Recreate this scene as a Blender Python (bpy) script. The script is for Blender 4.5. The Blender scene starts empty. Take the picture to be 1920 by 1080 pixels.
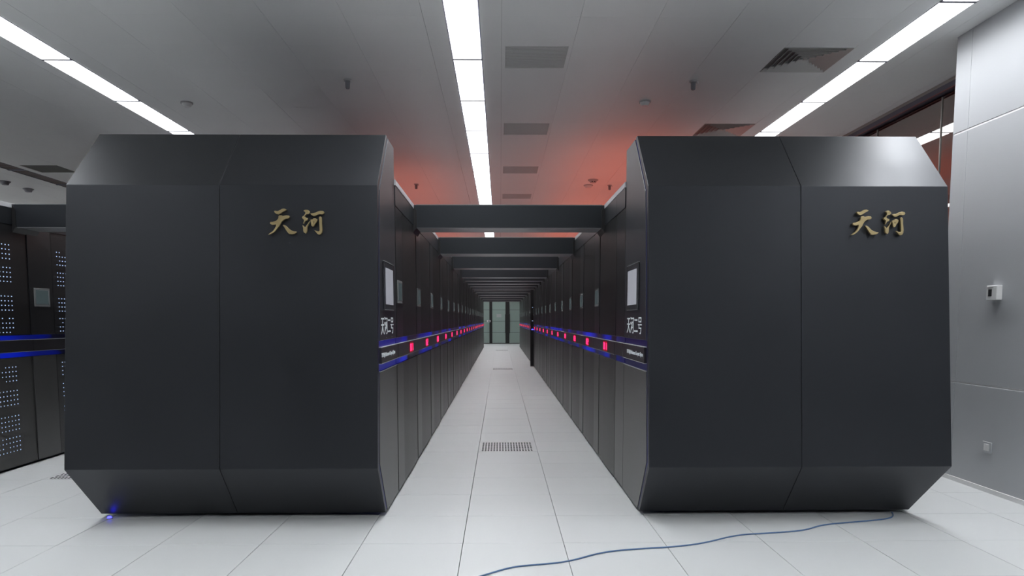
import bpy, bmesh, math, random
from mathutils import Vector, Matrix
random.seed(7)
S = bpy.context.scene
COL = S.collection

# ------------------------------------------------------------------ camera
F, YAW, PITCH, SH, EYE = 1357.5, 0.0164, -0.0852, 175.3, 1.3263
cam_d = bpy.data.cameras.new('camera')
cam = bpy.data.objects.new('camera', cam_d); COL.objects.link(cam)
cam_d.sensor_fit = 'HORIZONTAL'; cam_d.sensor_width = 36
cam_d.lens = F / 1920 * 36
cam_d.shift_y = SH / 1920
cam_d.clip_start = 0.05; cam_d.clip_end = 200
cam.location = (0, 0, EYE)
cam.rotation_euler = (math.pi / 2 + PITCH, 0.0008, -YAW)
S.camera = cam

# ------------------------------------------------------------------ world and exposure
w = bpy.data.worlds.new('world'); S.world = w; w.use_nodes = True
w.node_tree.nodes['Background'].inputs[0].default_value = (0.75, 0.82, 1, 1)
w.node_tree.nodes['Background'].inputs[1].default_value = 0.05
S.view_settings.view_transform = 'Standard'; S.view_settings.look = 'None'
S.view_settings.gamma = 1; S.view_settings.use_curve_mapping = False
S.view_settings.exposure = 0.0
LAMP = 27.0          # radiance of the ceiling luminaires
GLOW = 10.0          # watts of each unseen uplight added over the racks to redden the ceiling

def fill_light(x, y, sx, sy, power):  # invented source for the red glow on the ceiling
    d = bpy.data.lights.new('warm_fill_light', 'AREA'); d.shape = 'RECTANGLE'; d.size = sx; d.size_y = sy
    d.energy = power; d.color = (1.0, 0.20, 0.12)
    o = bpy.data.objects.new('warm_fill_light', d); COL.objects.link(o)
    o.location = (x, y, 2.45); o.rotation_euler = (math.pi, 0, 0)
for i in range(6):
    y = 12.8 + i * 4.0
    fill_light(-1.7, y, 1.2, 3.6, GLOW)
    fill_light(1.9, y - 1.6, 1.2, 3.6, GLOW * 1.3)

# ------------------------------------------------------------------ projection (only decides which tiles are worth a part of their own)
def proj(X, Y, Z):
    Z -= EYE
    x = X * math.cos(YAW) - Y * math.sin(YAW); y = X * math.sin(YAW) + Y * math.cos(YAW)
    zc = y * math.cos(PITCH) + Z * math.sin(PITCH); up = -y * math.sin(PITCH) + Z * math.cos(PITCH)
    if zc < .1: return None
    return 960 + F * x / zc, 540 + SH - F * up / zc
def in_view(x0, x1, y0, y1, z):
    for a in (x0, (x0 + x1) / 2, x1):
        for b in (y0, (y0 + y1) / 2, y1):
            q = proj(a, b, z)
            if q and -5 < q[0] < 1925 and -5 < q[1] < 1085: return True
    return False

# ------------------------------------------------------------------ materials
def mat(name, col, rough=.5, metal=0, spec=.5, tint=None, emit=None, es=0, bump=0, bscale=200, vary=0, rvary=0, coat=0):
    m = bpy.data.materials.new(name); m.use_nodes = True
    nt = m.node_tree; b = nt.nodes['Principled BSDF']
    b.inputs['Base Color'].default_value = (*col, 1); b.inputs['Roughness'].default_value = rough
    b.inputs['Metallic'].default_value = metal; b.inputs['Specular IOR Level'].default_value = spec
    b.inputs['Coat Weight'].default_value = coat
    if tint: b.inputs['Specular Tint'].default_value = (*tint, 1)
    if emit:
        b.inputs['Emission Color'].default_value = (*emit, 1); b.inputs['Emission Strength'].default_value = es
    tc = nt.nodes.new('ShaderNodeTexCoord')
    if vary or rvary:
        n = nt.nodes.new('ShaderNodeTexNoise'); n.inputs['Scale'].default_value = 2.2; n.inputs['Detail'].default_value = 5
        nt.links.new(tc.outputs['Object'], n.inputs['Vector'])
        oi = nt.nodes.new('ShaderNodeObjectInfo')
        ad = nt.nodes.new('ShaderNodeMath'); ad.operation = 'ADD'
        nt.links.new(n.outputs['Fac'], ad.inputs[0]); nt.links.new(oi.outputs['Random'], ad.inputs[1])
        mr = nt.nodes.new('ShaderNodeMapRange'); mr.inputs[1].default_value = .3; mr.inputs[2].default_value = 1.7
        mr.inputs[3].default_value = 1 - vary; mr.inputs[4].default_value = 1 + vary
        nt.links.new(ad.outputs[0], mr.inputs[0])
        mx = nt.nodes.new('ShaderNodeVectorMath'); mx.operation = 'SCALE'; mx.inputs[0].default_value = col
        nt.links.new(mr.outputs[0], mx.inputs['Scale']); nt.links.new(mx.outputs[0], b.inputs['Base Color'])
        if rvary:
            r2 = nt.nodes.new('ShaderNodeMapRange'); r2.inputs[1].default_value = .3; r2.inputs[2].default_value = .7
            r2.inputs[3].default_value = rough - rvary; r2.inputs[4].default_value = rough + rvary
            nt.links.new(n.outputs['Fac'], r2.inputs[0]); nt.links.new(r2.outputs[0], b.inputs['Roughness'])
    if bump:
        n2 = nt.nodes.new('ShaderNodeTexNoise'); n2.inputs['Scale'].default_value = bscale
        nt.links.new(tc.outputs['Object'], n2.inputs['Vector'])
        bp = nt.nodes.new('ShaderNodeBump'); bp.inputs['Strength'].default_value = bump; bp.inputs['Distance'].default_value = .002
        nt.links.new(n2.outputs['Fac'], bp.inputs['Height']); nt.links.new(bp.outputs[0], b.inputs['Normal'])
    return m

M = {}
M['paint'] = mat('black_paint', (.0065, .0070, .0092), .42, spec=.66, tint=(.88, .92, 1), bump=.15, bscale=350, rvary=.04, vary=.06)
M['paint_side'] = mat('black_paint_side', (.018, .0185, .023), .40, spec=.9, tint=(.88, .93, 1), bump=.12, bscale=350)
M['rack'] = mat('rack_paint', (.011, .012, .015), .42, spec=.6, tint=(.86, .93, 1), bump=.2, bscale=300, vary=.25)
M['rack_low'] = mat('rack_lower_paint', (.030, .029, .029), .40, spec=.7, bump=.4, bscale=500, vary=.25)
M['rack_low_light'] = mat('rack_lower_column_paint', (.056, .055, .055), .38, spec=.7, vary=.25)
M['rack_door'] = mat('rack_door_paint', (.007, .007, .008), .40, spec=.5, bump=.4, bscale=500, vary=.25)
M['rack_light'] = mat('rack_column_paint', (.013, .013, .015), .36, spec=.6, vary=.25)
M['trim'] = mat('grey_trim', (.42, .43, .45), .4)
M['band'] = mat('band_plastic', (.024, .022, .026), .3)
M['dark'] = mat('dark_cavity', (.006, .006, .008), .6)
M['gold'] = mat('brass', (.42, .33, .17), .38, metal=.75, spec=.6)
M['white_text'] = mat('white_lettering', (.55, .58, .60), .5, emit=(.8, .9, 1), es=.12)
M['screen_lit'] = mat('lit_screen', (.3, .3, .33), .25, emit=(.62, .64, .72), es=.26)
M['screen_dim'] = mat('dim_screen', (.03, .05, .055), .2, emit=(.35, .45, .47), es=.09)
M['bezel'] = mat('grey_bezel', (.21, .22, .225), .4)
M['underside'] = mat('beam_underside', (.22, .22, .23), .35)
M['bezel_dark'] = mat('dark_bezel', (.04, .04, .046), .25)
M['red'] = mat('red_digits', (.3, 0, .02), .4, emit=(1, .02, .12), es=3.2)
M['red_glow'] = mat('red_window', (.08, .004, .01), .3, emit=(.6, .0, .02), es=.35)
M['led'] = mat('indicator_light', (.3, .4, .6), .4, emit=(.5, .65, 1), es=.9)
M['floor'] = mat('floor_laminate', (.61, .625, .63), .40, spec=.4, vary=.022, rvary=.05)
M['slab'] = mat('dark_slab', (.03, .03, .03), .9)
M['ceil'] = mat('ceiling_tile_paint', (.84, .85, .845), .55, vary=.012)
M['joint'] = mat('ceiling_joint', (.30, .30, .30), .8)
M['wall'] = mat('wall_panel_paint', (.44, .455, .475), .42, vary=.01)
M['wall_dark'] = mat('dark_rear_wall', (.05, .052, .055), .6)
M['white'] = mat('white_plastic', (.72, .72, .72), .4)
M['wall_joint'] = mat('white_joint', (.78, .78, .78), .5)  # shared white; in the panel joints it stands in for caught light
M['frame'] = mat('luminaire_frame', (.16, .16, .20), .5)
M['lamp'] = mat('luminaire_diffuser', (.9, .9, .9), .5, emit=(.955, .975, 1), es=LAMP)
def louvred(m):
    # the parabolic louvre throws its light downwards: radiance falls off with the angle from the fixture's own axis
    nt = m.node_tree; b = nt.nodes['Principled BSDF']
    g = nt.nodes.new('ShaderNodeNewGeometry'); d = nt.nodes.new('ShaderNodeVectorMath'); d.operation = 'DOT_PRODUCT'
    nt.links.new(g.outputs['Incoming'], d.inputs[0]); d.inputs[1].default_value = (0, 0, -1)
    a = nt.nodes.new('ShaderNodeMath'); a.operation = 'ABSOLUTE'; nt.links.new(d.outputs['Value'], a.inputs[0])
    p = nt.nodes.new('ShaderNodeMath'); p.operation = 'POWER'; nt.links.new(a.outputs[0], p.inputs[0]); p.inputs[1].default_value = 1.3
    q = nt.nodes.new('ShaderNodeMath'); q.operation = 'MULTIPLY_ADD'; nt.links.new(p.outputs[0], q.inputs[0]); q.inputs[1].default_value = LAMP; q.inputs[2].default_value = .9
    nt.links.new(q.outputs[0], b.inputs['Emission Strength'])
louvred(M['lamp'])
M['lamp_off'] = mat('unlit_louvre', (.12, .09, .085), .3, metal=.5)
M['grille'] = mat('vent_grille', (.62, .63, .62), .5)
M['diffuser'] = mat('diffuser_paint', (.58, .56, .54), .5)
M['olive'] = mat('dark_vent', (.08, .085, .07), .7)
M['alu'] = mat('brushed_metal', (.35, .34, .32), .35, metal=.6)
M['header'] = mat('header_metal', (.10, .10, .14), .35, metal=.3)
M['red_line'] = mat('red_seal', (.22, .06, .055), .5)
M['green_glass'] = mat('green_tinted_glass', (.34, .44, .40), .2, spec=.6)
M['door_frame'] = mat('door_frame_metal', (.018, .022, .022), .35)
M['paper'] = mat('paper', (.42, .45, .45), .8)
M['cable'] = mat('blue_cable_jacket', (.09, .17, .32), .45)
M['detector'] = mat('detector_plastic', (.42, .41, .42), .5)
M['detector_dark'] = mat('detector_dark', (.22, .22, .24), .4)
M['lcd'] = mat('grey_lcd', (.03, .033, .036), .3)
M['blue_lamp'] = mat('blue_lamp', (.0, .0, .3), .4, emit=(.03, .03, 1), es=9)
def blue_mat(name, lo, hi, scale):
    m = bpy.data.materials.new(name); m.use_nodes = True; nt = m.node_tree; b = nt.nodes['Principled BSDF']
    b.inputs['Base Color'].default_value = (.01, .012, .06, 1); b.inputs['Roughness'].default_value = .3
    g = nt.nodes.new('ShaderNodeNewGeometry'); n = nt.nodes.new('ShaderNodeTexNoise'); n.noise_dimensions = '3D'
    n.inputs['Scale'].default_value = scale; n.inputs['Detail'].default_value = 1
    nt.links.new(g.outputs['Position'], n.inputs['Vector'])
    mr = nt.nodes.new('ShaderNodeMapRange'); mr.inputs[1].default_value = .45; mr.inputs[2].default_value = .68
    mr.inputs[3].default_value = lo; mr.inputs[4].default_value = hi
    nt.links.new(n.outputs['Fac'], mr.inputs[0])
    b.inputs['Emission Color'].default_value = (.004, .028, 1, 1)
    nt.links.new(mr.outputs[0], b.inputs['Emission Strength']); return m
M['blue'] = blue_mat('blue_light_strip', .0, .42, 1.1)
M['blue_dim'] = blue_mat('dim_blue_light_strip', .02, .16, .8)
M['blue_gap'] = blue_mat('blue_gap_light', .02, .12, .8)
def glass_mat():
    m = bpy.data.materials.new('partition_glass'); m.use_nodes = True; nt = m.node_tree
    nt.nodes.remove(nt.nodes['Principled BSDF']); out = nt.nodes['Material Output']
    gl = nt.nodes.new('ShaderNodeBsdfGlossy'); gl.inputs['Roughness'].default_value = .01
    gl.inputs['Color'].default_value = (.86, .85, .82, 1)
    tr = nt.nodes.new('ShaderNodeBsdfTransparent'); tr.inputs['Color'].default_value = (.45, .45, .45, 1)
    fr = nt.nodes.new('ShaderNodeLayerWeight'); fr.inputs['Blend'].default_value = .8
    mx = nt.nodes.new('ShaderNodeMixShader')
    nt.links.new(fr.outputs['Fresnel'], mx.inputs[0]); nt.links.new(tr.outputs[0], mx.inputs[1]); nt.links.new(gl.outputs[0], mx.inputs[2])
    nt.links.new(mx.outputs[0], out.inputs[0]); return m
M['glass'] = glass_mat()

# ------------------------------------------------------------------ helpers
def bx(bm, x0, x1, y0, y1, z0, z1):
    vs = [bm.verts.new(p) for p in ((x0,y0,z0),(x1,y0,z0),(x1,y1,z0),(x0,y1,z0),(x0,y0,z1),(x1,y0,z1),(x1,y1,z1),(x0,y1,z1))]
    for f in ((3,2,1,0),(4,5,6,7),(0,1,5,4),(1,2,6,5),(2,3,7,6),(3,0,4,7)): bm.faces.new([vs[i] for i in f])
def box(x0, x1, y0, y1, z0, z1, bevel=0):
    bm = bmesh.new(); bx(bm, x0, x1, y0, y1, z0, z1)
    if bevel: bmesh.ops.bevel(bm, geom=list(bm.edges), offset=bevel, segments=1, affect='EDGES')
    return bm
def prism(poly, x0, x1, bevel=0, xo=None):
    """poly in (y,z), extruded from x0 to x1; xo gives its own far x for each point"""
    bm = bmesh.new()
    a = [bm.verts.new((x0, y, z)) for y, z in poly]
    b = [bm.verts.new((xo[i] if xo else x1, y, z)) for i, (y, z) in enumerate(poly)]
    n = len(poly)
    bm.faces.new(a); bm.faces.new(b[::-1])
    for i in range(n): bm.faces.new([a[i], b[i], b[(i+1) % n], a[(i+1) % n]])
    bmesh.ops.recalc_face_normals(bm, faces=bm.faces)
    if bevel: bmesh.ops.bevel(bm, geom=list(bm.edges), offset=bevel, segments=1, affect='EDGES')
    return bm
def cyl(bm, cx, cy, z0, z1, r0, r1=None, n=20):
    r1 = r0 if r1 is None else r1
    a = [bm.verts.new((cx + r0*math.cos(2*math.pi*i/n), cy + r0*math.sin(2*math.pi*i/n), z0)) for i in range(n)]
    b = [bm.verts.new((cx + r1*math.cos(2*math.pi*i/n), cy + r1*math.sin(2*math.pi*i/n), z1)) for i in range(n)]
    bm.faces.new(a[::-1]); bm.faces.new(b)
    for i in range(n): bm.faces.new([a[i], a[(i+1) % n], b[(i+1) % n], b[i]])
def obj(name, bm, m, parent=None):
    if isinstance(bm, bpy.types.Mesh): me = bm
    else:
        me = bpy.data.meshes.new(name); bm.to_mesh(me); bm.free()
    if m and not me.materials: me.materials.append(M[m] if isinstance(m, str) else m)
    o = bpy.data.objects.new(name, me); COL.objects.link(o); o.parent = parent
    return o
def tag(o, label=None, cat=None, group=None, kind=None):
    if label: o['label'] = label
    if cat: o['category'] = cat
    if group: o['group'] = group
    if kind: o['kind'] = kind
    return o
def thing(name, label, cat, loc=(0,0,0), rz=0, group=None):
    o = bpy.data.objects.new(name, None); COL.objects.link(o); o.location = loc; o.rotation_euler = (0,0,rz)
    o.empty_display_size = .1
    return tag(o, label, cat, group)
def struct(name, bm, m, parent=None, label=None):
    o = obj(name, bm, m, parent)
    if parent is None: o['kind'] = 'structure'
    if label: o['label'] = label
    return o
def dup(root, loc, rz=0, label=None, group=None):
    r = root.copy(); COL.objects.link(r); r.location = loc; r.rotation_euler = (0,0,rz)
    if label: r['label'] = label
    if group: r['group'] = group
    kids = []
    for ch in list(root.children):
        c = ch.copy(); COL.objects.link(c); c.parent = r; kids.append(c)
        for g in list(ch.children):
            d = g.copy(); COL.objects.link(d); d.parent = c
    return r
ORD = ['first','second','third','fourth','fifth','sixth','seventh','eighth','ninth','tenth','eleventh','twelfth','thirteenth','fourteenth','fifteenth','sixteenth',
 'seventeenth','eighteenth','nineteenth','twentieth','twenty-first','twenty-second','twenty-third','twenty-fourth','twenty-fifth','twenty-sixth','twenty-seventh','twenty-eighth','twenty-ninth','thirtieth','thirty-first','thirty-second']
def text_mesh(s, size, extrude, offset=0, wide=1.0):
    cu = bpy.data.curves.new('lettering', 'FONT'); cu.body = s; cu.size = size; cu.extrude = .0008; cu.offset = offset
    cu.align_x = 'CENTER'; cu.align_y = 'CENTER'; cu.resolution_u = 3
    o = bpy.data.objects.new('lettering', cu); COL.objects.link(o)
    bpy.context.view_layer.update()
    me = bpy.data.meshes.new_from_object(o.evaluated_get(bpy.context.evaluated_depsgraph_get()))
    bpy.data.objects.remove(o); bpy.data.curves.remove(cu)
    xs = [v.co.x for v in me.vertices]; ys = [v.co.y for v in me.vertices]
    cx, cy = (min(xs)+max(xs))/2, (min(ys)+max(ys))/2
    for v in me.vertices: v.co.x -= cx; v.co.y -= cy
    me.materials.clear()
    return me, max(xs)-min(xs), max(ys)-min(ys)
def wall_text(s, width, height, face, y, z, parent, m, name='lettering', off=.0, label=None):
    """text of the given overall size lying on an aisle face; face=+1 looks towards +X, -1 towards -X. In parent's space"""
    me, w_, h_ = text_mesh(s, 1, .004, off)
    sx, sy = width / w_, height / h_
    for v in me.vertices:
        a, b, c = v.co.x * sx, v.co.y * sy, v.co.z
        # reading direction: for face=+1 seen from +X, right-hand is +Y ; for -1 right-hand is -Y
        v.co = Vector((face * (c + .001), face * a, b))
    o = obj(name, me, m, parent); o.location = (parent['fx'] if 'fx' in parent.keys() else 0, y, z)
    if label: o['label'] = label
    return o

CZ = 3.623               # ceiling height
XL, XR, XF = -.778, .948, -4.33    # aisle faces: left of the middle aisle, right of it, far-left row
X_OUT_L, X_OUT_R = -2.745, 2.885

# ------------------------------------------------------------------ floor
fl = struct('floor', box(-14, 9.2, -4, 41, -.30, -.031), 'slab')
FX, FY = -.2242, 4.2164
def rect_tile_mesh(w_, d_, t, gap, bev, up=True):
    bm = bmesh.new(); bx(bm, gap, w_-gap, gap, d_-gap, -t if up else 0, 0 if up else t)
    bmesh.ops.bevel(bm, geom=[e for e in bm.edges if all(abs(v.co.z) < 1e-6 for v in e.verts)], offset=bev, segments=1, affect='EDGES')
    me = bpy.data.meshes.new('tile'); bm.to_mesh(me); bm.free(); return me
tile_me = rect_tile_mesh(.6, .6, .031, .0018, .0012); tile_me.materials.append(M['floor'])
rest = bmesh.new(); n_t = 0
perf = {(0, 5), (0, 25), (0, 45), (-6, 3)}
def hidden_floor(x0, x1, y0, y1):
    a = x0 > X_OUT_L + .1 and x1 < XL - .1 and y0 > 5.0 and y1 < 34.5
    b = x0 > XR + .1 and x1 < X_OUT_R - .1 and y0 > 5.0 and y1 < 34.5
    c = x1 < XF - .1 and y0 > 5.0 and y1 < 34
    return a or b or c
for i in range(-23, 16):
    for j in range(-14, 61):
        x0, y0 = FX + .6*i, FY + .6*j
        if x0 < -14 or x0 + .6 > 9.2 or y0 < -4 or y0 + .6 > 41: continue
        if hidden_floor(x0, x0+.6, y0, y0+.6) or (i, j) in perf: continue
        if y0 < 12.5 and x0 < 3.745 and in_view(x0, x0+.6, y0, y0+.6, 0) and not (x0 < -1.5 and y0 > 8.3) and not (x0 > 2.2 and y0 > 7.5):
            o = obj('floor_tile', tile_me, None, fl); o.location = (x0, y0, random.uniform(-.0004, .0004)); n_t += 1
        else:
            bx(rest, x0+.0012, x0+.5988, y0+.0012, y0+.5988, -.031, 0)
tag(obj('floor_tile_field', rest, 'floor', fl), kind='stuff')
# perforated tiles
bm = bmesh.new()
NXH, NYH = 18, 7
xe = [0.0012]; x = .036
for k in range(NXH): xe += [x + k*.0293, x + k*.0293 + .0175]
xe.append(.5988)
ye = [0.0012]; y = .035
for k in range(NYH): ye += [y + k*.0765, y + k*.0765 + .046]
ye.append(.5988)
V = {}
for a, xx in enumerate(xe):
    for b, yy in enumerate(ye):
        V[a, b, 0] = bm.verts.new((xx, yy, 0)); V[a, b, 1] = bm.verts.new((xx, yy, -.02))
def hole(a, b): return a % 2 == 1 and b % 2 == 1
for a in range(len(xe)-1):
    for b in range(len(ye)-1):
        if hole(a, b):
            for (p, q) in (((a,b),(a+1,b)), ((a+1,b),(a+1,b+1)), ((a+1,b+1),(a,b+1)), ((a,b+1),(a,b))):
                bm.faces.new([V[p+(0,)], V[q+(0,)], V[q+(1,)], V[p+(1,)]]).material_index = 1
            bm.faces.new([V[a,b,1], V[a+1,b,1], V[a+1,b+1,1], V[a,b+1,1]]).material_index = 1  # holes lined dark, their shade put into the colour
        else: bm.faces.new([V[a,b,0], V[a+1,b,0], V[a+1,b+1,0], V[a,b+1,0]])
perf_me = bpy.data.meshes.new('perforated_tile'); bm.to_mesh(perf_me); bm.free(); perf_me.materials.append(M['floor']); perf_me.materials.append(M['dark'])
for (i, j) in sorted(perf):
    o = obj('perforated_tile', perf_me, None, fl); o.location = (FX + .6*i, FY + .6*j, 0)
    o['label'] = 'floor tile pierced by rows of small air holes'

# ------------------------------------------------------------------ ceiling
ce = struct('ceiling', box(-14, 9.2, -4, 41, CZ+.022, CZ+.2), 'joint')
CX, CY = .0178, 5.7186
def ctile(w_, t=.022):
    bm = bmesh.new(); bx(bm, .0011, w_-.0011, .0004, .5996, 0, t)
    me = bpy.data.meshes.new('ceiling_tile'); bm.to_mesh(me); bm.free(); me.materials.append(M['ceil']); return me
full_me = ctile(.6)
LW = .264
rows_x = {'outer': -11.54, 'far': -10.62, 'off': -7.545, 'left': -4.045, 'mid': -.415, 'right': 3.195}  # far and outer rows are added out of view to brighten the left ceiling
strips = []
for k, x0 in rows_x.items(): strips.append((x0, x0 + LW))
vent_cells = {(0, j) for j in (1, 5, 9, 13)} | {(4, j) for j in (1, 5, 9)} | {(-12, 9)}
rest = bmesh.new(); cache = {}; n_c = 0
for i in range(-23, 16):
    for j in range(-16, 59):
        x0, y0 = CX + .6*i, CY + .6*j
        if x0 < -14 or x0 + .6 > 9.2: continue
        if (i, j) in vent_cells: continue
        segs = [(x0, x0+.6)]
        for a, b in strips:
            new = []
            for s0, s1 in segs:
                if b <= s0 or a >= s1: new.append((s0, s1)); continue
                if a - s0 > .02: new.append((s0, a))
                if s1 - b > .02: new.append((b, s1))
            segs = new
        for s0, s1 in segs:
            if y0 < 13.2 and s1 < 4.5 and in_view(s0, s1, y0, y0+.6, CZ) and y0 > 4.9 and n_c < 298:
                wd = round(s1 - s0, 3)
                if wd not in cache: cache[wd] = full_me if wd == .6 else ctile(wd)
                o = obj('ceiling_tile', cache[wd], None, ce); o.location = (s0, y0, CZ); n_c += 1
            else: bx(rest, s0+.0018, s1-.0018, y0+.0006, y0+.5994, CZ, CZ+.022)
tag(obj('ceiling_tile_field', rest, 'ceil', ce), kind='stuff')

# luminaires: continuous rows of 1.2 m troffers
P_L = 1.215
def luminaire_proto(lit):
    t = thing('ceiling_light', 'x', 'light', (0,0,0))
    bm = bmesh.new()
    e = .010; z0, z1 = CZ-.009, CZ+.022
    bx(bm, 0, LW, 0, .016, z0, z1); bx(bm, 0, LW, P_L-.016, P_L, z0, z1)
    bx(bm, 0, e, .016, P_L-.016, CZ-.002, z1); bx(bm, LW-e, LW, .016, P_L-.016, CZ-.002, z1)
    obj('frame', bm, 'frame', t)
    bm = bmesh.new(); bx(bm, e, LW-e, .016, P_L-.016, CZ-.007 if lit else CZ+.008, CZ+.018); obj('diffuser', bm, 'lamp' if lit else 'lamp_off', t)
    if not lit:
        bm = bmesh.new()
        for k in range(16): bx(bm, e, LW-e, .05+k*.073, .056+k*.073, CZ-.001, CZ+.008)
        tag(obj('louvre_blades', bm, 'lamp_off', t), kind='stuff')
    return t
lit = luminaire_proto(True); first = True
names = {'left': 'left row, above the left cabinet', 'mid': 'middle row over the aisle', 'right': 'right row, beside the white wall'}
for key in ('mid', 'left', 'right', 'far', 'outer'):
    cnt = 0; hid = 0; beh = 0; nf = 0
    y_off = {'mid': 6.62, 'left': 6.68, 'right': 6.62, 'far': 6.62, 'outer': 6.62}[key]
    for k in range(-8, 27):
        y0 = y_off + P_L*k
        if y0 + P_L > 39.6 or y0 < -.8: continue
        if key != 'mid' and y0 > 30: continue
        vis = key not in ('far', 'outer') and in_view(rows_x[key], rows_x[key]+LW, y0, y0+P_L, CZ) and y0 > 4.5
        if key in ('far', 'outer'): lab, grp = '%s added ceiling light panel of the unseen %s row beyond the far left racks' % (ORD[min(nf, 31)], {'far': 'inner', 'outer': 'outer'}[key]), 'ceiling lights out of sight'; nf += 1
        elif not vis: lab, grp = '%s lit ceiling light panel of the %s row, behind the camera or hidden' % (ORD[beh], {'mid': 'middle'}.get(key, key)), 'ceiling lights out of sight'; beh += 1
        elif key != 'mid' and y0 > 9.8: lab, grp = '%s of the lit ceiling light panels hidden behind the %s front cabinet' % (ORD[hid], key), '%s row of ceiling lights' % key; hid += 1
        else:
            lab, grp = '%s bright ceiling light panel from the camera, %s' % (ORD[cnt], names[key]), '%s row of ceiling lights' % key; cnt += 1
        if first: o = lit; o.location = (rows_x[key], y0, 0); o['label'] = lab; o['group'] = grp; first = False
        else: dup(lit, (rows_x[key], y0, 0), 0, lab, grp)
off = luminaire_proto(False)
for n, k in enumerate(range(2, 7)):
    lab = ['nearest', 'second nearest', 'third nearest', 'fourth nearest', 'farthest'][n] + ' unlit brown louvred ceiling light at the far left'
    if n == 0: off.location = (rows_x['off'], 6.62+P_L*k, 0); off['label'] = lab; off['group'] = 'unlit ceiling lights'
    else: dup(off, (rows_x['off'], 6.62+P_L*k, 0), 0, lab, 'unlit ceiling lights')
bm = bmesh.new()       # closes the strip where the unlit and lit rows have no luminaire
for k, x0 in rows_x.items():
    y_last = {'off': (6.62+P_L*7, 41), 'far': (30.6, 41), 'outer': (30.6, 41), 'left': (30.6, 41), 'right': (30.6, 41)}.get(k)
    if y_last: bx(bm, x0+.002, x0+LW-.002, y_last[0]+.6, y_last[1], CZ, CZ+.02)
bx(bm, rows_x['off']+.002, rows_x['off']+LW-.002, -4, 6.62+P_L*2-.002, CZ, CZ+.02)
obj('ceiling_filler_strip', bm, 'ceil', ce)

# louvred vents over the aisle
def grille_vent():
    t = thing('ceiling_vent', 'x', 'vent')
    bm = bmesh.new(); a, b = .032, .568; c, d = .004, .535
    bx(bm, .001, .599, 0.0006, c, CZ, CZ+.02); bx(bm, .001, .599, d, .5994, CZ, CZ+.02)
    bx(bm, .001, a, c, d, CZ, CZ+.02); bx(bm, b, .599, c, d, CZ, CZ+.02)
    obj('frame', bm, 'ceil', t)
    obj('backing', box(a, b, c, d, CZ+.018, CZ+.021), 'dark', t)
    bm = bmesh.new()
    for k in range(24):
        y = c + .010 + k*.0218; bx(bm, a, b, y, y+.012, CZ+.001, CZ+.006); continue
        v = [bm.verts.new(p) for p in ((a, y, CZ+.001), (b, y, CZ+.001), (b, y+.013, CZ+.013), (a, y+.013, CZ+.013),
                                       (a, y+.002, CZ), (b, y+.002, CZ), (b, y+.015, CZ+.012), (a, y+.015, CZ+.012))]
        bm.faces.new(v[:4]); bm.faces.new(v[7:3:-1]); bm.faces.new([v[0], v[4], v[5], v[1]]); bm.faces.new([v[3], v[2], v[6], v[7]])
    tag(obj('louvre_slats', bm, 'grille', t), kind='stuff')
    return t
g0 = grille_vent(); g0.location = (CX, CY+.6, 0)
g0['label'] = 'nearest grey slatted square vent beside the middle row of lights'; g0['group'] = 'slatted vents over the aisle'
for n, j in enumerate((5, 9, 13)):
    dup(g0, (CX, CY+.6*j, 0), 0, ['second nearest', 'third nearest', 'farthest'][n] + ' grey slatted vent beside the middle row of lights', 'slatted vents over the aisle')
# four-way diffusers on the right
def diffuser_vent():
    t = thing('air_diffuser', 'x', 'vent')
    obj('backing', box(.001, .599, .0006, .5994, CZ+.05, CZ+.055), 'dark', t)
    for k in range(6):
        o_, wdt = .004 + k*.046, .026
        z_in, z_out = CZ+.026, CZ-.006 + .001*k
        bm = bmesh.new()
        def ring(i, z): return [bm.verts.new(p) for p in ((i, i, z), (.6-i, i, z), (.6-i, .6-i, z), (i, .6-i, z))]
        A, B, Cc, D = ring(o_, z_out), ring(o_+wdt, z_in), ring(o_, z_out+.003), ring(o_+wdt, z_in+.003)
        for q in range(4):
            r = (q+1) % 4
            bm.faces.new([A[q], A[r], B[r], B[q]][::-1]); bm.faces.new([Cc[q], Cc[r], D[r], D[q]])
            bm.faces.new([A[q], Cc[q], Cc[r], A[r]]); bm.faces.new([B[q], B[r], D[r], D[q]])
        obj('ring', bm, 'diffuser', t)
    obj('centre_plate', box(.285, .315, .285, .315, CZ+.0, CZ+.02), 'diffuser', t)
    return t
d0 = diffuser_vent(); d0.location = (CX+2.4, CY+.6, 0)
d0['label'] = 'nearer square stepped air diffuser left of the right light row'; d0['group'] = 'square air diffusers'
dup(d0, (CX+2.4, CY+3.0, 0), 0, 'farther square stepped air diffuser just above the right cabinet top', 'square air diffusers')
dup(d0, (CX+2.4, CY+5.4, 0), 0, 'square air diffuser hidden behind the right cabinet', 'square air diffusers')
t = thing('ceiling_vent', 'dark olive square vent at the far left, beyond the lit ceiling row', 'vent', (CX-7.2, CY+5.4, 0))
bm = bmesh.new(); bx(bm, .001, .599, .0006, .02, CZ, CZ+.02); bx(bm, .001, .599, .58, .5994, CZ, CZ+.02); bx(bm, .001, .02, .02, .58, CZ, CZ+.02); bx(bm, .58, .599, .02, .58, CZ, CZ+.02)
obj('frame', bm, 'ceil', t); obj('panel', box(.02, .58, .02, .58, CZ+.008, CZ+.018), 'olive', t)

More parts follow.
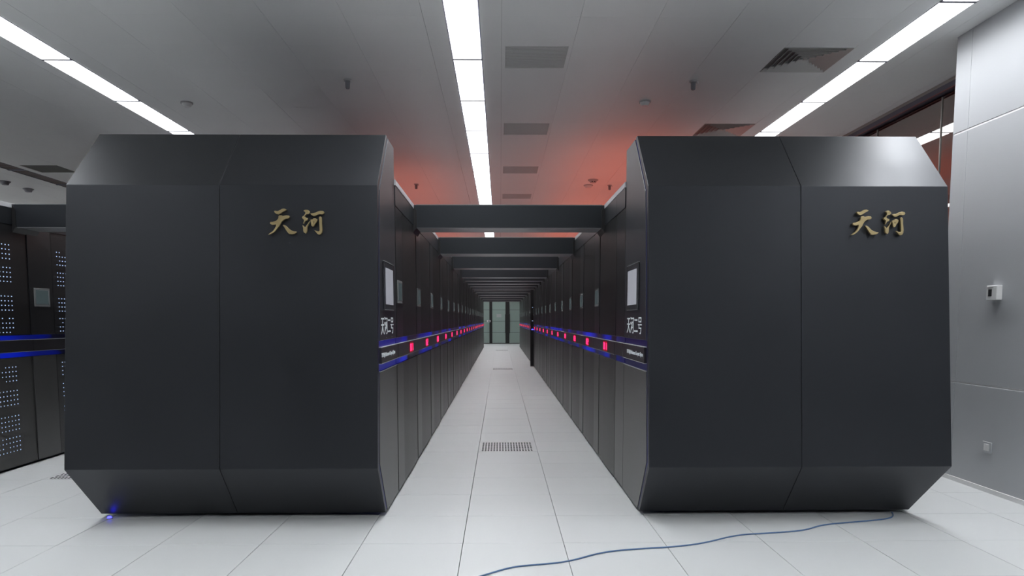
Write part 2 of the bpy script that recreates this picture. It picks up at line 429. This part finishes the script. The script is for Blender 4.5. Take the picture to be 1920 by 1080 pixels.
# small devices on the ceiling
def nozzle(x, y, label):
    t = thing('sprinkler_head', label, 'sprinkler', (x, y, CZ), 0, 'small hanging ceiling devices')
    bm = bmesh.new(); cyl(bm, 0, 0, -.012, 0, .036, .040); obj('mounting_plate', bm, 'detector', t)
    bm = bmesh.new(); cyl(bm, 0, 0, -.075, -.012, .021, .024); cyl(bm, 0, 0, -.084, -.075, .016, .021); obj('body', bm, 'detector_dark', t)
    bm = bmesh.new(); cyl(bm, .037, -.01, -.03, -.008, .008, n=10); obj('lug', bm, 'white', t)
nozzle(-1.46, 7.2, 'small grey hanging device above the left cabinet, nearest on that side')
nozzle(1.873, 7.19, 'small grey hanging device on the ceiling left of the nearer air diffuser')
nozzle(-1.42, 12.56, 'small grey hanging device in the red glow left of the middle lights')
nozzle(1.882, 12.62, 'small grey hanging device in the red glow right of the smoke detectors')
def smoke(x, y, label, eyes=False, r=.062):
    t = thing('smoke_detector', label, 'detector', (x, y, CZ), 0, 'round ceiling detectors')
    bm = bmesh.new(); cyl(bm, 0, 0, -.014, 0, r); obj('base', bm, 'detector' if eyes is not None else 'detector_dark', t)
    bm = bmesh.new(); cyl(bm, 0, 0, -.060 if eyes is None else -.048, -.014, r*.55, r*.85); obj('dome', bm, 'detector_dark' if eyes is None else ('detector' if eyes else 'white'), t)
    if eyes:
        bm = bmesh.new(); bx(bm, -.03, -.008, -.056, -.045, -.045, -.03); bx(bm, .008, .03, -.056, -.045, -.045, -.03); obj('slot', bm, 'dark', t)
smoke(1.534, 7.848, 'pale round smoke detector between the slatted vents and the right cabinet')
smoke(-3.315, 7.952, 'round smoke detector right of the left light row')
smoke(1.538, 12.15, 'round grey detector with two dark slots in the red glow', True, .085)
smoke(1.517, 12.625, 'flat grey round detector just behind the slotted one', False, .08)
smoke(-8.222, 12.405, 'left of the two dark round ceiling detectors at far left', None, .085)
smoke(-8.279, 13.094, 'right of the two dark round ceiling detectors at far left', None, .085)

# ------------------------------------------------------------------ walls
struct('wall_left', box(-12.3, -12.1, -4, 41, 0, CZ), 'wall_joint')
struct('wall_back', box(-14.2, 9.4, -4.2, -4, 0, CZ), 'wall_dark')
struct('wall_right_outer', box(9.2, 9.4, -4, 41, 0, CZ), 'wall_joint')
wf = struct('wall_front', box(-14, 9.2, 40.32, 40.6, 0, CZ), 'dark')
struct('trim_1', box(-14, 9.2, 40.16, 40.32, 2.42, CZ), 'wall')
XW = 3.745
wr = struct('wall_right', box(XW+.02, 4.42, -4, 6.06, 0, CZ), 'wall_joint')
ys = [-3.88 + 1.22*k for k in range(9)]
ys = [-4] + ys[0:9] + [6.075]
zs = [.0, .815, 2.84, CZ]
for a, b in zip(ys[:-1], ys[1:]):
    for c, d in zip(zs[:-1], zs[1:]):
        if b - a < .05: continue
        obj('wall_panel', box(XW, XW+.02, a+.003, b-.003, c+.007, d-.007 if d < CZ else d, .002), 'wall', wr)
for z in (.815, 2.84): obj('joint_highlight', box(XW+.003, XW+.02, -4, 6.07, z-.0065, z+.0065), 'wall_joint', wr)  # white strips paint the light caught on the joint ledges
for y in ys[1:-1]: obj('joint_highlight', box(XW+.004, XW+.02, y-.0028, y+.0028, 0, CZ), 'wall_joint', wr)
obj('corner_trim', box(XW+.001, 4.42, 6.06, 6.075, 0, CZ), 'wall', wr)
struct('baseboard_right', box(XW-.012, XW, -4, 6.06, 0, .035), 'wall_joint')
# thermostat and socket
t = thing('thermostat', 'small white thermostat with a grey display on the right wall', 'thermostat', (XW, 5.43, 1.525))
obj('housing', box(-.046, 0, -.058, .058, -.055, .055, .004), 'white', t)
obj('display', box(-.048, -.0455, -.005, .032, -.026, .026), 'lcd', t)
obj('top_grille', box(-.0475, -.0455, -.02, .045, .036, .041), 'detector', t)
t = thing('wall_socket', 'white square wall plate low on the right wall', 'socket', (XW, 5.44, .345))
obj('plate', box(-.010, 0, -.05, .05, -.043, .043, .002), 'wall', t)
obj('rocker', box(-.013, -.009, -.03, .03, -.026, .026, .001), 'white', t)
# glass partition to the right, beyond the wall
XG = 4.38
wi = struct('window_1', box(XG-.08, XG+.05, 6.075, 38, 0, .06), 'header')
obj('header', box(4.30, XG+.05, 6.075, 38, 3.535, 3.585), 'header', wi)
obj('header_trim', box(4.31, XG+.05, 6.075, 38, 3.585, CZ), 'alu', wi)
obj('red_seal', box(4.30, 4.308, 6.075, 38, 3.527, 3.535), 'red_line', wi)
mull = [6.075+.02, 7.3] + [7.3+1.235*k for k in range(1, 25)]
for k, y in enumerate(mull[:-1]):
    obj('glass_pane', box(XG, XG+.01, y+.006, mull[k+1]-.006, .06, 3.515), 'glass', wi)
    obj('mullion', box(XG-.008, XG+.008, y-.006, y+.006, .06, 3.515), 'alu', wi)

# far glazed wall with doors at the end of the aisle
w2 = struct('window_2', box(-4.2, 4.2, 40.18, 40.30, 0, .035), 'door_frame')
obj('top_frame', box(-4.2, 4.2, 40.15, 40.3, 2.335, 2.42), 'door_frame', w2)
cols = [(-4.2, -3.0), (-2.98, -1.79), (-1.77, -.586), (-.433, .30), (.512, 1.52), (1.54, 2.7), (2.72, 4.2)]
zr = [.035, .621, 1.24, 1.865, 2.335]
for a, b in cols:
    for c, d in zip(zr[:-1], zr[1:]):
        obj('glass_pane', box(a+.004, b-.004, 40.2, 40.22, c+.008, d-.008), 'green_glass', w2)
obj('glazing_backing', box(-4.2, 4.2, 40.225, 40.24, .035, 2.335), 'door_frame', w2)
obj('door_post', box(-.586, -.433, 40.16, 40.215, .035, 2.335), 'door_frame', w2)
obj('door_post', box(.30, .512, 40.16, 40.215, .035, 2.335), 'door_frame', w2)
obj('door_handle', box(.28, .535, 40.12, 40.16, .58, 1.63, .01), 'door_frame', w2)
o = obj('notice_sheet', box(-.194, .071, 40.18, 40.199, 1.454, 1.631), 'paper'); tag(o, 'pale paper notice on the green glass at the aisle end', 'notice')
t = thing('door_control', 'small white control box left of the far door', 'switch', (-.628, 40.1, 1.25))
obj('housing', box(-.10, .10, 0, .059, -.056, .056, .005), 'white', t); obj('reader_window', box(-.03, .07, -.003, .001, -.025, .025), 'lcd', t)

# ------------------------------------------------------------------ front cabinets (row ends)
SH_OUT = [(4.83, .025), (4.54, .385), (4.70, 2.178), (5.10, 2.588)]
SH_IN = [(5.155, 2.588), (4.755, 2.158), (4.592, .40), (4.875, .025)]
BODY = [(4.92, .02), (4.632, .40), (4.792, 2.165), (5.185, 2.583)]
def clip(z0, z1, yend, prof=BODY):
    """profile of the side between two heights, out to yend"""
    def y_at(z):
        for (ya, za), (yb, zb) in zip(prof[:-1], prof[1:]):
            if za <= z <= zb + 1e-9: return ya + (yb-ya)*(z-za)/(zb-za)
        return prof[-1][0]
    pts = [(y_at(z0), z0)] + [(y, z) for y, z in prof if z0 < z < z1] + [(y_at(z1), z1)]
    return pts + [(yend, z1), (yend, z0)]
GOLD_TIAN = [
 [(350,290),(385,285),(430,295),(500,265),(545,235),(600,228),(660,248),(640,270),(560,310),(510,345),(450,368),(400,355),(365,325)],
 [(243,590),(265,565),(300,567),(350,555),(410,530),(450,490),(462,450),(462,420),(480,402),(520,400),(548,405),(556,430),(600,408),(660,400),(715,405),(738,430),(730,462),(700,478),(640,480),(580,515),(540,555),(515,600),(490,655),(440,710),(390,780),(330,835),(260,872),(205,885),(260,840),(320,800),(370,730),(395,680),(400,620),(340,635),(290,635),(255,615)],
 [(568,645),(600,642),(640,660),(680,700),(730,750),(800,790),(860,808),(915,815),(905,835),(860,862),(790,875),(730,868),(690,825),(650,765),(610,700)]]
GOLD_HE = [
 [(1100,280),(1140,258),(1190,258),(1235,285),(1252,320),(1220,355),(1170,362),(1140,385),(1118,425),(1150,460),(1195,470),(1198,500),(1180,525),(1150,527),(1128,560),(1100,605),(1088,600),(1108,550),(1110,507),(1070,475),(1058,445),(1080,422),(1105,408),(1130,370),(1150,345),(1140,310)],
 [(1070,655),(1085,660),(1110,690),(1130,712),(1160,670),(1200,620),(1240,560),(1250,550),(1235,600),(1200,660),(1185,700),(1185,760),(1175,820),(1160,850),(1140,852),(1100,820),(1090,780),(1090,720)],
 [(1270,350),(1330,345),(1400,330),(1470,295),(1530,285),(1590,290),(1618,320),(1600,355),(1560,370),(1500,360),(1450,375),(1390,405),(1340,408),(1300,385)],
 [(1492,440),(1520,425),(1550,445),(1557,500),(1555,600),(1565,680),(1570,760),(1560,830),(1530,875),(1485,888),(1440,860),(1410,820),(1375,780),(1400,785),(1440,805),(1490,808),(1508,780),(1505,700),(1500,600),(1495,500)],
 [(1275,510),(1330,500),(1350,475),(1400,475),(1442,500),(1430,550),(1390,600),(1360,660),(1325,682),(1295,655),(1290,590)]]
HOLE = [(1330,568),(1346,545),(1354,556),(1350,580),(1338,596)]
def calligraphy(strokes, holes, parent, x_ref, z_ref, label):
    cu = bpy.data.curves.new('character', 'CURVE'); cu.dimensions = '2D'; cu.fill_mode = 'BOTH'
    cu.extrude = .007; cu.bevel_depth = .0018; cu.bevel_resolution = 1; cu.offset = -.0010
    s = .003333/13.5
    for st in strokes + holes:
        sp = cu.splines.new('POLY'); sp.points.add(len(st)-1); sp.use_cyclic_u = True
        for p, (a, b) in zip(sp.points, st): p.co = ((a-202.5)*s, -(b-229.5)*s, 0, 1)
    o = bpy.data.objects.new('character', cu); COL.objects.link(o); bpy.context.view_layer.update()
    me = bpy.data.meshes.new_from_object(o.evaluated_get(bpy.context.evaluated_depsgraph_get()))
    bpy.data.objects.remove(o)
    slope = (4.70-4.54)/(2.178-.385)
    for v in me.vertices:
        a, b, c = v.co
        z = z_ref + b
        v.co = Vector((x_ref + a, 4.54 + (z-.385)*slope - .018 - c, z))
    me.materials.clear()
    ob = obj('brass_character', me, 'gold', parent); ob['label'] = label
    return ob

def front_cabinet(inner, outer, seam, x_outs, yend, label, char_x, side):
    """side=+1: aisle lies towards +X of the cabinet (left cabinet); -1: the right one"""
    t = thing('end_cabinet', label, 'cabinet', (0,0,0))
    n = -side
    prof = SH_OUT + SH_IN
    obj('front_panel', prism(prof, inner, seam + n*-.0012, .0022), 'paint', t)
    ox = x_outs + [x_outs[3], x_outs[2], x_outs[1], x_outs[0]]
    o2 = prism(prof, seam + n*.0012, outer, .0022, xo=ox)
    obj('front_panel', o2, 'paint', t)
    core = clip(.02, 2.583, yend); 
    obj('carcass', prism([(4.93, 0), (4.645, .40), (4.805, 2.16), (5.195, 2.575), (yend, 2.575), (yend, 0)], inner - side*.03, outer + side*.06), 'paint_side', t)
    # glowing gap behind the front shell
    gap = [(4.876, .03), (4.594, .40), (4.757, 2.158), (5.155, 2.575), (5.187, 2.575), (4.795, 2.16), (4.635, .40), (4.922, .03)]
    obj('gap_light', prism(gap, inner - side*.006, inner - side*.03), 'blue_gap', t)
    # side cladding on the aisle: upper, band, lower
    i2 = inner - side*.03
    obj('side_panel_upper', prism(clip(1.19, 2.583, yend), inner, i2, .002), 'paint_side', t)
    obj('side_panel_lower', prism(clip(.02, .992, yend), inner, i2, .002), 'rack_low_light', t)
    obj('light_band', prism(clip(1.043, 1.145, yend), inner + side*.012, i2, .0015), 'band', t)
    for z in (1.1465, 1.0405): obj('band_edge', prism(clip(z-.0015, z+.0015, yend), inner + side*.0125, i2), 'trim', t)
    obj('blue_strip', prism(clip(1.149, 1.189, yend), inner - side*.008, i2), 'blue_dim', t)
    obj('blue_strip', prism(clip(.993, 1.038, yend), inner - side*.008, i2), 'blue_dim', t)
    obj('ledge', prism(clip(.988, .992, yend), inner + side*.004, i2), 'trim', t)
    # display
    ya, yb = (4.86, 5.275) if side > 0 else (4.945, 5.37)
    f = obj('display_frame', box(min(inner, inner+side*.012), max(inner, inner+side*.012), ya, yb, 1.392, 1.714, .003), 'bezel_dark', t)
    f['label'] = 'large dark framed display on the cabinet side'
    xs_ = inner + side*.012; obj('screen', box(min(xs_, xs_+side*.002), max(xs_, xs_+side*.002), ya+.045, yb-.042, 1.43, 1.675), 'screen_lit', f)
    obj('frame_edge', box(min(inner, inner+side*.014), max(inner, inner+side*.014), ya-.005, yb+.005, 1.714, 1.719), 'bezel', t)
    t['fx'] = inner
    yc = 5.03 if side > 0 else 5.125
    wall_text('天河二号', .545 if side > 0 else .56, .118, side, yc, 1.287, t, 'white_text', off=.0)
    t['fx'] = inner + side*.012
    yc2 = 4.985 if side > 0 else 5.03
    wall_text('TH-2 High Performance Computer System', .60, .036, side, yc2, 1.092, t, 'white_text', off=.0)
    bm = bmesh.new()
    for yy, zz in ((yc-.05, 1.205), (yc+.2, 1.205), (yc-.05, .965), (yc-.05, .945), (yc+.2, .965)):
        bx(bm, min(inner, inner+side*.002), max(inner, inner+side*.002), yy-.004, yy+.004, zz-.003, zz+.003)
    obj('screw_heads', bm, 'bezel', t)
    del t['fx']
    calligraphy(GOLD_TIAN, [], t, char_x, 2.024, 'first brass calligraphy character')
    calligraphy(GOLD_HE, [HOLE], t, char_x, 2.024, 'second brass calligraphy character')
    return t
front_cabinet(XL, X_OUT_L, -1.774, [-2.69, -2.747, -2.735, -2.723], 5.45,
    'big black faceted cabinet with brass characters, on the left of the aisle', -1.458, 1)
front_cabinet(XR, X_OUT_R, 1.93, [2.80, 2.90, 2.881, 2.886], 5.52,
    'big black faceted cabinet with brass characters, by the white wall on the right', 2.241, -1)
t = thing('indicator_lamp', 'tiny blue lamp glowing on the floor under the left cabinet corner', 'lamp', (-2.62, 4.80, 0))
bm = bmesh.new(); cyl(bm, 0, 0, 0, .006, .020, .018); obj('base', bm, 'detector_dark', t)
bm = bmesh.new(); cyl(bm, 0, 0, .006, .016, .015, .010); obj('lens', bm, 'blue_lamp', t)

# ------------------------------------------------------------------ racks
PITCH_R = 1.32; NARROW = .35; DEPTH = 1.94
SEG = {'0': 'abcdef', '1': 'bc', '2': 'abged', '3': 'abgcd', '4': 'fgbc', '5': 'afgcd', '6': 'afgedc', '7': 'abc', '8': 'abcdefg', '9': 'abcdfg'}
def digits_mesh(s):
    bm = bmesh.new(); W_, H_, T = .078, .060, .016; pitch = .105
    y0 = -pitch*len(s)/2 + (pitch - W_)/2
    for k, ch in enumerate(s):
        y = y0 + k*pitch
        R = {'a': (y, y+W_, H_-T/2, H_), 'd': (y, y+W_, 0, T/2), 'g': (y, y+W_, H_/2-T/4, H_/2+T/4),
             'f': (y, y+T, H_/2, H_), 'e': (y, y+T, 0, H_/2), 'b': (y+W_-T, y+W_, H_/2, H_), 'c': (y+W_-T, y+W_, 0, H_/2)}
        for sg in SEG[ch]:
            a, b, c, d = R[sg]; bx(bm, .0005, .0025, a, b, c-H_/2, d-H_/2)
    me = bpy.data.meshes.new('digits'); bm.to_mesh(me); bm.free(); me.materials.append(M['red']); return me
def fluted_door(y0, y1, z0, z1, x=0, bulge=.0):
    """door leaf with a shallow folded face so it catches light in upright bands"""
    bm = bmesh.new(); n = 4
    pts = [(y0, x-.004), (y0+.012, x)] + [(y0 + (y1-y0)*q, x + bulge) for q in (.33, .66)] + [(y1-.012, x), (y1, x-.004)]
    poly = [(y, xx) for y, xx in pts] + [(y1, x-.022), (y0, x-.022)]
    a = [bm.verts.new((xx, y, z0)) for y, xx in poly]; b = [bm.verts.new((xx, y, z1)) for y, xx in poly]
    m_ = len(poly); bm.faces.new(a); bm.faces.new(b[::-1])
    for i in range(m_): bm.faces.new([a[i], b[i], b[(i+1) % m_], a[(i+1) % m_]])
    bmesh.ops.recalc_face_normals(bm, faces=bm.faces); return bm
def rack_proto():
    """origin on the floor at the aisle face; front towards +x, runs along +y"""
    t = thing('server_rack', 'x', 'server rack'); L = PITCH_R
    obj('carcass', box(-DEPTH, -.022, .004, L-.004, 0.03, 2.33), 'rack', t)
    obj('plinth', box(-DEPTH+.02, -.04, .004, L-.004, 0, .03), 'dark', t)
    obj('column_panel_upper', box(-.022, .004, .003, NARROW-.003, 1.192, 2.165, .0015), 'rack_light', t)
    obj('column_panel_lower', box(-.022, .004, .003, NARROW-.003, .022, .992, .0015), 'rack_low_light', t)
    obj('door_upper', fluted_door(NARROW+.003, L-.003, 1.192, 2.165, 0, .004), 'rack_door', t)
    d = obj('door_lower', fluted_door(NARROW+.003, L-.003, .022, .992, 0, .006), 'rack_low', t)
    obj('light_band', box(-.022, .013, 0, L, 1.043, 1.145, .0015), 'band', t)
    obj('band_edge', box(-.0, .0138, 0, L, 1.1452, 1.1482), 'trim', t)
    obj('band_edge', box(-.0, .0138, 0, L, 1.0385, 1.0425), 'bezel', t)
    obj('blue_strip', box(-.022, -.006, 0, L, 1.150, 1.189), 'blue', t)
    obj('blue_strip', box(-.022, -.006, 0, L, .995, 1.037), 'blue', t)
    obj('number_window', box(.013, .0138, .82-.12, .82+.12, 1.048, 1.136), 'red_glow', t)
    f = obj('display_frame', box(.002, .010, .060, .290, 1.453, 1.623, .001), 'bezel', t)
    obj('screen', box(.010, .0112, .083, .267, 1.474, 1.605), 'screen_dim', f)
    obj('top_fascia', box(-.05, .006, 0, L, 2.168, 2.315), 'rack', t)
    obj('top_trim', box(-.05, .010, 0, L, 2.315, 2.355, .002), 'trim', t)
    return t
proto = rack_proto(); used = [False]
proto_kids = list(proto.children)
# a rack is copied from its clean list of parts (without the number, which differs from rack to rack)
def dup_rack(loc, rz, label, group):
    r = proto.copy(); COL.objects.link(r); r.location = loc; r.rotation_euler = (0,0,rz); r['label'] = label; r['group'] = group
    for ch in proto_kids:
        c = ch.copy(); COL.objects.link(c); c.parent = r
        for g in ch.children:
            d = g.copy(); COL.objects.link(d); d.parent = c
    return r
def place_rack(loc, rz, label, group, num):
    if not used[0]:
        used[0] = True; o = proto; o.location = loc; o.rotation_euler = (0,0,rz); o['label'] = label; o['group'] = group
    else: o = dup_rack(loc, rz, label, group)
    if num: d = obj('number_display', digits_mesh(num), None, o); d.location = (.0138, .82, 1.092)
    return o
for k in range(22):
    place_rack((XL, 5.455 + PITCH_R*k, 0), 0, '%s black rack behind the cabinet on the left side of the aisle' % ORD[k], 'racks left of the aisle', '%02d' % (k+1))
Y0R = 5.935
t = thing('filler_panel', 'narrow black blank panel between right cabinet and its first rack', 'panel', (XR, 5.525, 0))
obj('carcass', box(.022, DEPTH, 0, .405, 0, 2.33), 'rack', t)
obj('panel_upper', box(0, .022, .003, .402, 1.192, 2.165, .0015), 'rack_light', t); obj('panel_lower', box(0, .022, .003, .402, .022, .992, .0015), 'rack_low_light', t)
obj('light_band', box(-.012, .022, 0, .405, 1.043, 1.145), 'band', t); obj('band_edge', box(-.0128, 0, 0, .405, 1.1452, 1.1482), 'trim', t)
obj('blue_strip', box(.006, .022, 0, .405, 1.150, 1.189), 'blue_dim', t); obj('blue_strip', box(.006, .022, 0, .405, .995, 1.037), 'blue_dim', t)
obj('top_fascia', box(-.006, .05, 0, .405, 2.168, 2.315), 'rack', t); obj('top_trim', box(-.010, .05, 0, .405, 2.315, 2.355, .002), 'trim', t)
for k in range(22):
    y = Y0R + PITCH_R*(k+1) + (.16 if k >= 11 else 0)
    if k < 11: lab = '%s black rack behind the cabinet on the right side of the aisle' % ORD[k]
    else: lab = '%s black rack past the dark post on the right of the aisle' % ORD[k-11]
    place_rack((XR, y, 0), math.pi, lab, 'racks right of the aisle', '%02d' % (k+1))
# the post that stands out between the right racks
t = thing('aisle_post', 'dark upright post jutting from the right racks far down the aisle', 'post', (XR, Y0R + PITCH_R*11 + .004, 0))
obj('post', box(-.09, .6, 0, .152, .02, 2.2, .004), 'dark', t)
obj('foot', box(-.095, .1, -.003, .155, 0, .02), 'trim', t)
bm = bmesh.new(); bx(bm, -.05, -.02, -.004, .001, 1.285, 1.30); obj('status_light', bm, 'led', t)
bm = bmesh.new(); bx(bm, -.06, -.01, -.004, .001, 1.04, 1.06); obj('status_light', bm, 'blue_lamp', t)
bm = bmesh.new(); bx(bm, -.045, -.025, -.004, .001, 1.66, 1.675); obj('status_light', bm, 'led', t)

# far-left row, seen across the next aisle, with rows of tiny lights in its doors
def led_mesh(tops):
    bm = bmesh.new()
    for z_top in tops:
        for r in range(4):
            z = z_top - r*.0405
            for c in range(15):
                y = NARROW + .085 + c*.045
                if random.random() < .06: continue
                bx(bm, .0, .0025, y, y+.009, z-.004, z+.004)
    return bm
up_me = led_mesh((1.985, 1.785, 1.535, 1.34)); lo_me = led_mesh((.91, .70, .475, .285))
mu = bpy.data.meshes.new('led_lights'); up_me.to_mesh(mu); up_me.free(); mu.materials.append(M['led'])
ml = bpy.data.meshes.new('led_lights'); lo_me.to_mesh(ml); lo_me.free(); ml.materials.append(M['led'])
for k in range(6):
    o = place_rack((XF, 5.455 + PITCH_R*k, 0), 0,
        ['black rack with rows of tiny lights at the left picture edge', 'black rack with small framed screen and tiny lights, left of the left cabinet'][k] if k < 2
        else '%s black rack of the far left row, hidden behind the left cabinet' % ORD[k], 'far left racks with indicator lights', '')
    for ch in list(o.children):
        if ch.name.startswith('number_window') and o is not proto: bpy.data.objects.remove(ch)
    for me in (mu, ml):
        d = obj('led_lights', me, None, o); d['kind'] = 'stuff'; d.location = (.004, 0, 0)

# bridge beams across the aisles
def beam(x0, x1, y, d, label, group):
    t = thing('cross_beam', label, 'beam', (0, y, 0), 0, group)
    obj('beam_box', box(x0-.004, x1+.004, 0, d, 2.15, 2.35, .004), 'rack', t)
    obj('bottom_plate', box(x0+.03, x1-.03, .004, d-.004, 2.146, 2.151), 'underside', t)
    obj('top_edge', box(x0+.03, x1-.03, -.002, .01, 2.347, 2.353), 'bezel', t)
    for s, xx in ((1, x0), (-1, x1)):
        bm = bmesh.new()
        v0 = [bm.verts.new((p, -.012, q)) for p, q in ((xx, 2.10), (xx+s*.035, 2.15), (xx+s*.035, 2.30), (xx+s*.01, 2.35), (xx, 2.35))]
        v1 = [bm.verts.new((v.co.x, d, v.co.z)) for v in v0]
        bm.faces.new(v0); bm.faces.new(v1[::-1])
        for i in range(5): bm.faces.new([v0[i], v1[i], v1[(i+1) % 5], v0[(i+1) % 5]])
        bmesh.ops.recalc_face_normals(bm, faces=bm.faces)
        obj('end_bracket', bm, 'rack_door', t)
BY = [(6.60, .33), (9.17, .40), (11.72, .33), (14.25, .33), (15.5, .33), (16.8, .33), (18.15, .35), (19.5, .35), (20.7, .35), (22.2, .38), (24.75, .35), (27.0, .33), (30.0, .35), (32.9, .35)]
for n, (y, d) in enumerate(BY):
    beam(XL, XR, y, d, '%s dark beam from the camera bridging the middle aisle' % ORD[n], 'beams over the middle aisle')
for n, (y, d) in enumerate(BY[:3]):
    beam(XF, X_OUT_L, y, d, ['dark beam over the left side aisle, left of the left cabinet', 'second beam over the left side aisle, hidden behind the first',
        'third beam over the left side aisle, hidden behind the others'][n], 'beams over the left side aisle')

# ------------------------------------------------------------------ cable on the floor
pts = [(-.45,3.35),(-.28,3.50),(-.085,3.662),(.061,3.789),(.206,3.82),(.369,3.86),(.583,4.03),(.808,4.083),(1.0,4.109),(1.206,4.176),(1.451,4.341),(1.66,4.371),(1.915,4.423),(2.073,4.55),(2.31,4.607),(2.552,4.666),(2.658,4.742),(2.69,4.84)]
cu = bpy.data.curves.new('cable', 'CURVE'); cu.dimensions = '3D'; cu.bevel_depth = .0046; cu.bevel_resolution = 2; cu.resolution_u = 6
sp = cu.splines.new('NURBS'); sp.points.add(len(pts)-1); sp.order_u = 3; sp.use_endpoint_u = True
for p, (x, y) in zip(sp.points, pts): p.co = (x, y, .0050, 1)
o = bpy.data.objects.new('cable', cu); COL.objects.link(o); bpy.context.view_layer.update()
me = bpy.data.meshes.new_from_object(o.evaluated_get(bpy.context.evaluated_depsgraph_get())); bpy.data.objects.remove(o)
for p in me.polygons: p.use_smooth = True
me.materials.clear()
tag(obj('network_cable', me, 'cable'), 'thin blue cable snaking over the floor to the right cabinet', 'cable')
print('tiles', n_t, n_c)
